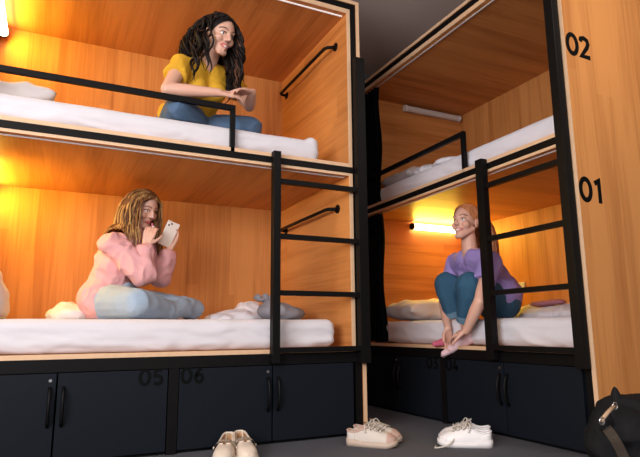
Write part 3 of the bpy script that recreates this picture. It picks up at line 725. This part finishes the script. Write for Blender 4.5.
bm = bmesh.new(); torso(bm, pel+V((-0.03, 0.02, 0.01)), waist+V((-0.02, 0.01, 0)), chest+V((-0.01, 0.01, 0)), neck-V((0.01, -0.01, 0.045)), shl, shr, hl_+V((-0.02, 0.03, 0.01)), hr_+V((-0.04, 0.03, 0.01)), 0.024)
for s_, e_, w2 in ((shl, ell, wrl), (shr, elr, wrr)):
    capsule(bm, s_, e_, 0.067, 0.064); capsule(bm, e_, mid(e_, w2, 0.72), 0.063, 0.050); capsule(bm, mid(e_, w2, 0.70), mid(e_, w2, 0.95), 0.040, 0.038, round_b=False)
capsule(bm, hr_+V((-0.02, 0.03, 0.03)), hr_+V((-0.05, 0.03, -0.02)), 0.09, 0.07)
me = remesh(bm, 0.006, 3); wrinkle(me, 0.019, 6.5, (1, 1, 1), 21); wrinkle(me, 0.009, 15, (1, 1, 0.8), 4)
for v in me.vertices: v.co.z = max(v.co.z, 0.612)
jk = link('jacket', me, M_pink, p2, smooth=True)
bm = bmesh.new()
tube(bm, bez(neck+V((-0.07, 0.04, 0.015)), neck+V((-0.02, -0.12, -0.02)), neck+V((0.05, -0.09, -0.10))), 0.022, 10, 0.55); tube(bm, bez(neck+V((-0.05, 0.07, 0.015)), neck+V((0.09, 0.05, -0.01)), neck+V((0.08, -0.04, -0.10))), 0.022, 10, 0.55)
link('collar', remesh(bm, 0.005, 2), M_pink, jk, smooth=True)
bm = bmesh.new(); capsule(bm, hl_, hr_, 0.105, 0.105); ellip(bm, pel, 0.135, 0.13, 0.115); capsule(bm, pel, waist, 0.118, 0.106, round_b=False); leg(bm, hl_, knl, anl, 0.010); leg(bm, hr_, knr, anr, 0.018)
me = remesh(bm, 0.006, 3); wrinkle(me, 0.010, 9, (1, 1, 1), 29)
for v in me.vertices: v.co.z = max(v.co.z, 0.607)
link('jeans', me, M_den2, p2, smooth=True)
col2 = [(neck, mid(neck, chest), 0.08), (shl, shr, 0.095), (mid(shl, shr), chest, 0.155), (chest, waist, 0.155)]
hair('hair', p2, hc, L2, F2, U2, s2, (M_hair2, M_hair2b), 760, 0.36, col2, 11, 0.0, 0.003, 0.0062, hl=0.28, sweep=(0.3, 0.4))
# phone
ph = empty('smartphone', tuple(PH)); tag(ph, 'pale cream smartphone held up by the woman in the pink jacket', 'phone')
upv = r_*0.38+V((0, 0, 0.92)); upv = (upv-pn*upv.dot(pn)).normalized(); sv = upv.cross(pn)
def slab(c, hx, hz, ht, bev):
    bm = bmesh.new(); box(bm, -hx, hx, -ht, ht, -hz, hz, bev)
    for v in bm.verts: v.co = V(c)+sv*v.co.x+pn*v.co.y+upv*v.co.z
    bmesh.ops.recalc_face_normals(bm, faces=bm.faces)
    return bm
link('shell', slab(PH, 0.036, 0.074, 0.004, 0.003), M_phone, ph)
link('screen', slab(PH-pn*0.0045, 0.033, 0.070, 0.0005, 0.0002), M_glass, ph)
cb = link('camera_bump', slab(PH+pn*0.0048+upv*0.053-sv*0.016, 0.0145, 0.0145, 0.001, 0.0005), M_phone, ph)
for a, b12 in ((-0.006, 0.006), (0.006, -0.006)):
    bm = bmesh.new(); q = PH+pn*0.006+upv*(0.053+b12)-sv*(0.016+a); tube(bm, [q, q+pn*0.0012], 0.0048, 14); link('lens', bm, M_glass, cb)
# lipstick
q = wrr+V((0.045, 0.02, 0.115)); d = (V((0, 0, 1))-r_*0.22).normalized(); tip = P2(0.004, 0.108, -0.058)
ls = empty('lipstick', tuple(q)); tag(ls, 'small white lipstick tube at the lips of the woman in pink', 'lipstick')
bm = bmesh.new(); tube(bm, [tip-d*0.062, tip-d*0.018], 0.0095, 14); link('tube', bm, M_plas, ls)
bm = bmesh.new(); tube(bm, [tip-d*0.018, tip-d*0.004, tip], [0.006, 0.006, 0.002], 12); link('lipstick_bullet', bm, M_sockd, ls)

# ---- woman in the lilac shirt, knees drawn up on the edge of the lower right bunk
p3 = empty('person', (0.74, -0.16, 0.60)); tag(p3, 'person with strawberry blonde hair, lilac t-shirt and rolled jeans, holding her feet', 'person')
def bx3(px, py, x):     # a point seen at (px, py) on the plane at that x
    d = f_*550.89*1.0+r2*0; d = (M.to_3x3() @ V(((px-320), (228.5-py), -550.89))); return CAM+d*((x-CAM.x)/d.x)
pel = bx3(498, 303, 0.88); pel.z = 0.705; waist = bx3(495, 288, 0.87); chest = bx3(483, 273, 0.81); neck = bx3(470, 250, 0.72)
hl_, hr_ = pel+V((-0.03, -0.065, -0.01)), pel+V((0.03, 0.065, -0.01))
shl, shr = bx3(490, 264, 0.69), bx3(457, 264, 0.83)
knl, knr = bx3(469, 285, 0.575), bx3(446, 284, 0.66)
anl, anr = bx3(467, 334, 0.625), bx3(459, 332, 0.69)
ell, wrl = bx3(480, 301, 0.555), bx3(466, 331, 0.545)
elr, wrr = bx3(444, 302, 0.72), bx3(448, 328, 0.585)
hc = bx3(466, 224, 0.70); s3 = 0.97
L3, F3, U3 = head_frame(-r_*0.74-f_*0.60+V((0, 0, 1))*0.24, V((0, 0, 1)))
bm = bmesh.new(); torso(bm, pel, waist, chest, neck, shl, shr, hl_, hr_); cax = (shl-shr).normalized(); cf = V((-0.85, 0.5, 0)); bust(bm, chest, cf, cax)
capsule(bm, neck-V((0, 0, 0.03)), hc-F3*0.02-U3*0.05, 0.047, 0.044); arm(bm, shl, ell, wrl); arm(bm, shr, elr, wrr)
hand(bm, wrl, V((-0.05, 0.42, -0.10)), V((0.4, 0.1, -0.8)), V((-0.5, 0.2, 0.6)), 0.55, 0.95)
hand(bm, wrr, V((-0.05, -0.04, -0.6)), V((0.1, -0.9, 0.0)), V((-0.8, 0.2, 0)), 0.45, 0.95)
leg(bm, hl_, knl, anl, ar=0.034); leg(bm, hr_, knr, anr, ar=0.034)
P3 = head_prims(bm, hc, L3, F3, U3, s3, 1.0)
me = remesh(bm, 0.0042, 3); tint(me, hc, L3, F3, U3, s3, (0.72, 0.41, 0.30), (0.60, 0.15, 0.13), (0.22, 0.10, 0.05), (0.70, 0.28, 0.21), 1.0)
body = link('body', me, M_skin, p3, smooth=True); face_features(body, P3, s3, L3, F3, U3, p3)
bm = bmesh.new(); torso(bm, pel+V((0, 0, 0.05)), waist, chest, neck-V((0, 0, 0.04)), shl, shr, hl_+V((0, 0, 0.045)), hr_+V((0, 0, 0.045)), 0.024); bust(bm, chest, cf, cax, 0.014)
capsule(bm, shl, mid(shl, ell, 0.52), 0.072, 0.068, round_b=False); capsule(bm, shr, mid(shr, elr, 0.5), 0.072, 0.068, round_b=False)
me = remesh(bm, 0.0055, 3); wrinkle(me, 0.011, 7.5, (1, 1, 1), 33)
link('t_shirt', me, M_lil, p3, smooth=True)
bm = bmesh.new(); capsule(bm, hl_, hr_, 0.106, 0.106); ellip(bm, pel, 0.145, 0.135, 0.11); capsule(bm, pel, mid(pel, waist, 0.7), 0.13, 0.118, round_b=False)
cuffs = []
for h_, k_, a_ in ((hl_, knl, anl), (hr_, knr, anr)):
    capsule(bm, h_, k_, 0.097, 0.074); m_ = mid(k_, a_, 0.72); capsule(bm, k_, m_, 0.074, 0.058, round_b=False); cuffs.append((mid(k_, a_, 0.62), mid(k_, a_, 0.74)))
me = remesh(bm, 0.006, 3); wrinkle(me, 0.008, 9, (1, 1, 0.6), 39)
for v in me.vertices: v.co.z = max(v.co.z, 0.607 if v.co.x > 0.63 else 0.46)
jn = link('jeans', me, M_den3, p3, smooth=True)
for a, b13 in cuffs:
    bm = bmesh.new(); capsule(bm, a, b13, 0.064, 0.062, round_a=False, round_b=False, seg=22); me = remesh(bm, 0.004, 3); wrinkle(me, 0.003, 20); link('cuff', me, M_den2 if False else denim('teal_denim_underside', (0.10, 0.19, 0.26)), jn, smooth=True)
bm = bmesh.new(); foot(bm, anl, V((-0.02, 0.10, -0.55)), V((-0.36, 0.80, -0.42)), 0.17, 0.006); link('sock', remesh(bm, 0.004, 3), M_sockp, p3, smooth=True)
bm = bmesh.new(); foot(bm, anr, V((0.02, -0.05, -0.6)), V((-0.42, 0.10, -0.06)), 0.15, 0.006); link('sock', remesh(bm, 0.004, 3), M_sockd, p3, smooth=True)
col3 = [(neck, mid(neck, chest), 0.078), (shl, shr, 0.082), (mid(shl, shr), chest, 0.135), (chest, waist, 0.14)]
hair('hair', p3, hc, L3, F3, U3, s3, (M_hair3, M_hair3), 520, 0.30, col3, 21, 0.0, 0.001, 0.0068, hl=0.0, pull=tuple(-F3*0.9-V((0, 0, 0.35))))
#FLOORTHINGS
# ------------------------------------------------------------------ shoes and the bag
def shoe(name, label, cat, group, loc, ang, kind, mats, sc_=1.0):
    """toe along local +x, sole on z = 0"""
    up, inner, sole_m, trim, lace_m = mats
    t = empty(name, loc); t.rotation_euler = (0, 0, ang); t.scale = (sc_, sc_, sc_); PW[t.name] = V((0, 0, 0)); tag(t, label, cat, group)
    LN = 0.265; W = 0.048 if kind == 'sneaker' else 0.043
    def wid(s): # half width along the shoe, s = 0 heel .. 1 toe
        return W*(0.72+0.40*math.sin(min(1, s*1.0)**1.15*math.pi*0.78)**1.0)*(math.sqrt(max(0, 1-((s-0.80)/0.2)**2)) if s > 0.80 else 1)*(math.sqrt(max(0.0, 1-((0.10-s)/0.10)**2)) if s < 0.10 else 1)
    th = 0.028 if kind == 'sneaker' else 0.026
    bm = bmesh.new(); N = 34; cols = []
    for i in range(N+1):
        s = 0.0008+0.9984*i/N; ss = 0.5-0.5*math.cos(math.pi*s); ww = wid(ss)*1.07+0.0015; x = (ss-0.5)*LN*1.03
        tz = th*(1.0+(0.25 if ss < 0.3 else 0))*(1-0.15*max(0, ss-0.75)/0.25); spring = 0.012*max(0, (ss-0.78)/0.22)**2
        cols.append([bm.verts.new((x, -ww*0.94, spring)), bm.verts.new((x, -ww, tz*0.5+spring)), bm.verts.new((x, -ww*0.95, tz+spring)), bm.verts.new((x, ww*0.95, tz+spring)), bm.verts.new((x, ww, tz*0.5+spring)), bm.verts.new((x, ww*0.94, spring))])
    for a, b14 in zip(cols, cols[1:]):
        for k in range(6): bm.faces.new((a[k], b14[k], b14[(k+1) % 6], a[(k+1) % 6]))
    bm.faces.new(cols[0]); bm.faces.new(list(reversed(cols[-1]))); bmesh.ops.recalc_face_normals(bm, faces=bm.faces)
    link('sole', bm, sole_m, t, smooth=True)
    # upper: arcs over the foot, cut open at the collar
    so = 0.46 if kind == 'sneaker' else 0.62
    def hgt(s):
        if kind == 'sneaker': return 0.088-0.012*math.sin(min(1, s/0.3)*math.pi) if s < 0.3 else (0.084-0.0*s+0.006*(1-(s-0.3)/0.2) if s < 0.5 else 0.084-(s-0.5)/0.5*0.036)
        return 0.122-0.050*(s/0.5)**0.9 if s < 0.5 else 0.072-0.024*((s-0.5)/0.5)
    def surf(s, a, g=0.0):
        w3 = wid(s)+g; h = hgt(s)-th*0.6+g
        ca, sa = math.cos(a), math.sin(a)
        y = w3*math.copysign(abs(sa)**0.75, sa); z = th*0.9+h*abs(ca)**0.85
        if s > 0.8: z = th*0.9+(z-th*0.9)*(1-0.55*((s-0.8)/0.2)**2)
        return V(((s-0.5)*LN, y, z))
    def a0(s):
        if s >= so: return 0.0
        k = math.sqrt(max(0, 1-((s-so*0.5)/(so*0.5))**2)) if s > so*0.5 else 1.0
        return (0.80 if kind == 'sneaker' else 0.86)*(k if s > so*0.5 else 1.0)
    bm = bmesh.new(); grid = {}; NS, NA = 44, 12
    for side in (-1, 1):
        for i in range(NS+1):
            s = 0.002+0.9975*i/NS
            for j in range(NA+1):
                a = side*(math.pi/2-(math.pi/2-a0(s))*j/NA); grid[side, i, j] = bm.verts.new(surf(s, a))
        for i in range(NS):
            for j in range(NA):
                q = (grid[side, i, j], grid[side, i+1, j], grid[side, i+1, j+1], grid[side, i, j+1]); bm.faces.new(q if side > 0 else tuple(reversed(q)))
    for j in range(NA): # heel
        bm.faces.new((grid[1, 0, j], grid[1, 0, j+1], grid[-1, 0, j+1], grid[-1, 0, j]))
    bmesh.ops.remove_doubles(bm, verts=bm.verts, dist=0.0006); bmesh.ops.recalc_face_normals(bm, faces=bm.faces)
    bmesh.ops.solidify(bm, geom=bm.faces[:], thickness=0.004)
    uo = link('upper', bm, up, t, smooth=True)
    bm = bmesh.new()
    ins = [bm.verts.new(((s-0.5)*LN*0.96, k*wid(s)*0.9, th+0.006)) for k, ss in ((1, range(0, 15)), (-1, range(14, -1, -1))) for s in [0.03+0.6*i/14 for i in ss]]
    bm.faces.new(ins); r = bmesh.ops.extrude_face_region(bm, geom=bm.faces[:])
    bmesh.ops.translate(bm, vec=(0, 0, -0.004), verts=[e for e in r['geom'] if isinstance(e, bmesh.types.BMVert)]); bmesh.ops.recalc_face_normals(bm, faces=bm.faces)
    link('insole', bm, inner, t)
    bm = bmesh.new(); rim = [surf(s, -a0(s)) for s in [so-0.002-(so-0.02)*i/20 for i in range(21)]]+[surf(s, a0(s)) for s in [0.018+(so-0.02)*i/20 for i in range(21)]]
    tube(bm, rim, 0.0048, 8); link('collar', bm, trim if kind == 'sneaker' else up, t, smooth=True)
    if kind == 'sneaker':
        bm = bmesh.new(); tv = []
        for i in range(9):
            s = so-0.10+0.36*i/8; zz = 0.010*(1-i/8)+0.004+0.02*max(0, 1-i/2.0); row = []
            for k in range(7): a = -0.34+0.68*k/6; q = surf(min(s, 0.98), a*1.0, 0.0); q.z += zz*0.6; row.append(bm.verts.new(q))
            tv.append(row)
        for a, b15 in zip(tv, tv[1:]):
            for k in range(6): bm.faces.new((a[k], b15[k], b15[k+1], a[k+1]))
        bmesh.ops.solidify(bm, geom=bm.faces[:], thickness=0.004); link('tongue', bm, trim, t, smooth=True)
        bm = bmesh.new()
        for i in range(6):
            s = so-0.03+0.052*i; tube(bm, [surf(s+(0.02 if i % 2 else 0), a, 0.006) for a in (-0.55, -0.3, 0, 0.3, 0.55)], 0.0032, 6)
            tube(bm, [surf(s+0.045*q, -0.5+q, 0.007) for q in (0, 0.25, 0.5, 0.75, 1)], 0.0030, 6)
        for sg in (-1, 1):
            p0 = surf(so-0.02, 0, 0.014); tube(bm, bez(p0, p0+V((0.0, sg*0.03, 0.022)), surf(so+0.06, sg*0.7, 0.008)), 0.0030, 6); tube(bm, bez(p0, p0+V((-0.02, sg*0.045, 0.01)), surf(so-0.03, sg*1.0, 0.008)), 0.0030, 6)
        link('laces', bm, lace_m, t, smooth=True)
        # overlays: toe cap and heel counter
        for nm, s0, s1_, amin in (('toe_cap', 0.84, 0.985, 0.0), ('heel_counter', 0.012, 0.20, 0.95)):
            bm = bmesh.new(); g2 = {}
            for i in range(9):
                s = s0+(s1_-s0)*i/8
                for j in range(25):
                    a = -math.pi/2+math.pi*j/24
                    if amin and abs(a) < amin: a = math.copysign(amin, a if a else 1)
                    g2[i, j] = bm.verts.new(surf(s, a, 0.0022))
            for i in range(8):
                for j in range(24):
                    if amin and j in (11, 12): continue
                    bm.faces.new((g2[i, j], g2[i+1, j], g2[i+1, j+1], g2[i, j+1]))
            bmesh.ops.remove_doubles(bm, verts=bm.verts, dist=0.0003)
            bmesh.ops.solidify(bm, geom=bm.faces[:], thickness=0.0015); link(nm, bm, trim if nm == 'toe_cap' else up, uo, smooth=True)
    else:
        bm = bmesh.new(); rows = []
        for i in range(23):
            a = -1.30+2.6*i/22; s = 0.560; g = 0.006
            rows.append([bm.verts.new(surf(s+q, a, g)+V((0, 0, 0.004))) for q in (-0.05, 0.05)])
        for a, b16 in zip(rows, rows[1:]): bm.faces.new((a[0], b16[0], b16[1], a[1]))
        bmesh.ops.solidify(bm, geom=bm.faces[:], thickness=0.005); sb = link('strap', bm, up, t, smooth=True)
        bm = bmesh.new(); gl = {}
        for i in range(25):
            s = 0.03+(so-0.05)*i/24; af = a0(s)+0.02
            for side in (-1, 1):
                for j in range(9): gl[side, i, j] = bm.verts.new(surf(s, side*(math.pi/2-(math.pi/2-af)*j/8), -0.0058))
        for side in (-1, 1):
            for i in range(24):
                for j in range(8): bm.faces.new((gl[side, i, j], gl[side, i+1, j], gl[side, i+1, j+1], gl[side, i, j+1]))
        for j in range(8): bm.faces.new((gl[1, 0, j], gl[1, 0, j+1], gl[-1, 0, j+1], gl[-1, 0, j]))
        link('lining', bm, inner, uo, smooth=True)
        for sg in (-1, 1):
            bm = bmesh.new(); q = surf(0.560, sg*1.15, 0.010); tube(bm, [q-V((0, sg*0.004, 0)), q+V((0, sg*0.001, 0))], 0.006, 14); link('rivet', bm, up, sb, smooth=False)
    return t
cl = (M_cream, M_creamin, M_cream, M_cream, M_cream)
shoe('clog', 'cream strapped clog, the left one of the pair by the cabinet numbered 06', 'clog', 'cream clogs', (-0.825, -0.195, 0), math.radians(-114), 'clog', cl, 0.93)
shoe('clog', 'cream strapped clog, the right one of the pair, toe towards the viewer', 'clog', 'cream clogs', (-0.738, -0.185, 0), math.radians(-97), 'clog', cl, 0.93)
bs = (M_beige, M_beige2, M_gum, M_beige2, M_lace)
shoe('sneaker', 'beige lace-up sneaker with blush toe, nearer one of the pair below the left ladder', 'sneaker', 'beige sneakers', (-0.125, -0.250, 0), math.radians(-46), 'sneaker', bs, 0.92)
shoe('sneaker', 'beige lace-up sneaker with blush toe, partly hidden behind its mate near the wood post', 'sneaker', 'beige sneakers', (-0.045, -0.170, 0), math.radians(-50), 'sneaker', bs, 0.92)
ws = (M_wht, M_wlin, M_wsole, M_wht, M_lace)
shoe('sneaker', 'white lace-up sneaker, nearer one of the pair on the carpet by cabinet 04', 'sneaker', 'white sneakers', (0.262, -0.458, 0), math.radians(142), 'sneaker', ws, 0.94)
shoe('sneaker', 'white lace-up sneaker, farther one of the pair, half hidden behind its mate', 'sneaker', 'white sneakers', (0.335, -0.372, 0), math.radians(150), 'sneaker', ws, 0.94)
bm = bmesh.new(); tube(bm, bez(V((0.215, -0.45, 0.055)), V((0.16, -0.50, 0.01)), V((0.10, -0.44, 0.004)), 10)+[V((0.135, -0.40, 0.004))], 0.0035, 6)
tag(link('shoelace', bm, M_lace, smooth=True), 'loose pale lace end lying on the carpet beside the white sneakers', 'shoelace')
# backpack
t = empty('backpack', (0.46, -1.17, 0)); tag(t, 'black backpack with taupe webbing and tan cord pull, standing against the end panel', 'backpack')
bm = bmesh.new()
for q, a in (((0.50, -1.15, 0.11), (0.21, 0.13, 0.11)), ((0.42, -1.15, 0.15), (0.115, 0.12, 0.115)), ((0.58, -1.14, 0.17), (0.17, 0.12, 0.11)), ((0.50, -1.12, 0.21), (0.12, 0.09, 0.07))): ellip(bm, q, *a)
ellip(bm, (0.50, -1.15, 0.06), 0.20, 0.125, 0.075); ellip(bm, (0.62, -1.14, 0.08), 0.15, 0.125, 0.09)
me = remesh(bm, 0.007, 6); wrinkle(me, 0.016, 6, (1, 1, 1.6), seed=51); wrinkle(me, 0.004, 18, seed=52)
for v in me.vertices:
    v.co.z = max(v.co.z, 0.002); v.co.y = min(v.co.y, -0.965)
link('main_compartment', me, M_bag, t, smooth=True)
bm = bmesh.new()
pts = [bx2(604, 430, -1.20), bx2(613, 419, -1.17), bx2(626, 415, -1.13), bx2(642, 418, -1.10), bx2(665, 430, -1.09)]
tube(bm, pts, [0.025, 0.042, 0.050, 0.048, 0.035], 14, 0.55, ref=(0, 0, 1)); capsule(bm, bx2(620, 408, -1.13), bx2(615, 389, -1.12), 0.036, 0.011)
me = remesh(bm, 0.006, 4); wrinkle(me, 0.008, 16, seed=61); 
for v in me.vertices: v.co.y = min(v.co.y, -0.965)
link('top_flap', me, M_bag, t, smooth=True)
def band(pts, w5, mat, par, nm, nrm):
    bm = bmesh.new(); rows = []
    for i, p in enumerate(pts):
        d = (pts[min(i+1, len(pts)-1)]-pts[max(i-1, 0)]).normalized(); s = d.cross(V(nrm)).normalized(); rows.append([bm.verts.new(p+s*w5), bm.verts.new(p-s*w5)])
    for a, b17 in zip(rows, rows[1:]): bm.faces.new((a[0], b17[0], b17[1], a[1]))
    bmesh.ops.solidify(bm, geom=bm.faces[:], thickness=0.003); return link(nm, bm, mat, par, smooth=True)
st = band(bez(bx2(606, 428, -1.235), bx2(619, 440, -1.27), V((0.30, -1.29, 0.0025)), 12), 0.019, M_web, t, 'shoulder_strap', (-0.4, -0.9, 0.2))
bm = bmesh.new(); tube(bm, [bx2(622, 407, -1.08), bx2(630, 398, -1.06), bx2(640, 401, -1.05), bx2(652, 412, -1.05)], 0.010, 8, 0.5); link('carry_handle', bm, M_tan, t, smooth=True)
bm = bmesh.new(); a, b18 = bx2(601, 421, -1.235), bx2(614, 406, -1.22); tube(bm, [a, mid(a, b18)+V((-0.01, -0.008, 0.004)), b18], 0.007, 8); cp = link('cord_pull', bm, M_tan, t, smooth=True)
for q in (a, b18):
    bm = bmesh.new(); tube(bm, [q+V((math.cos(k)*0.012, -0.004, math.sin(k)*0.012)) for k in [2*math.pi*i/16 for i in range(17)]], 0.003, 6); link('ring', bm, M_chrome, cp, smooth=True)
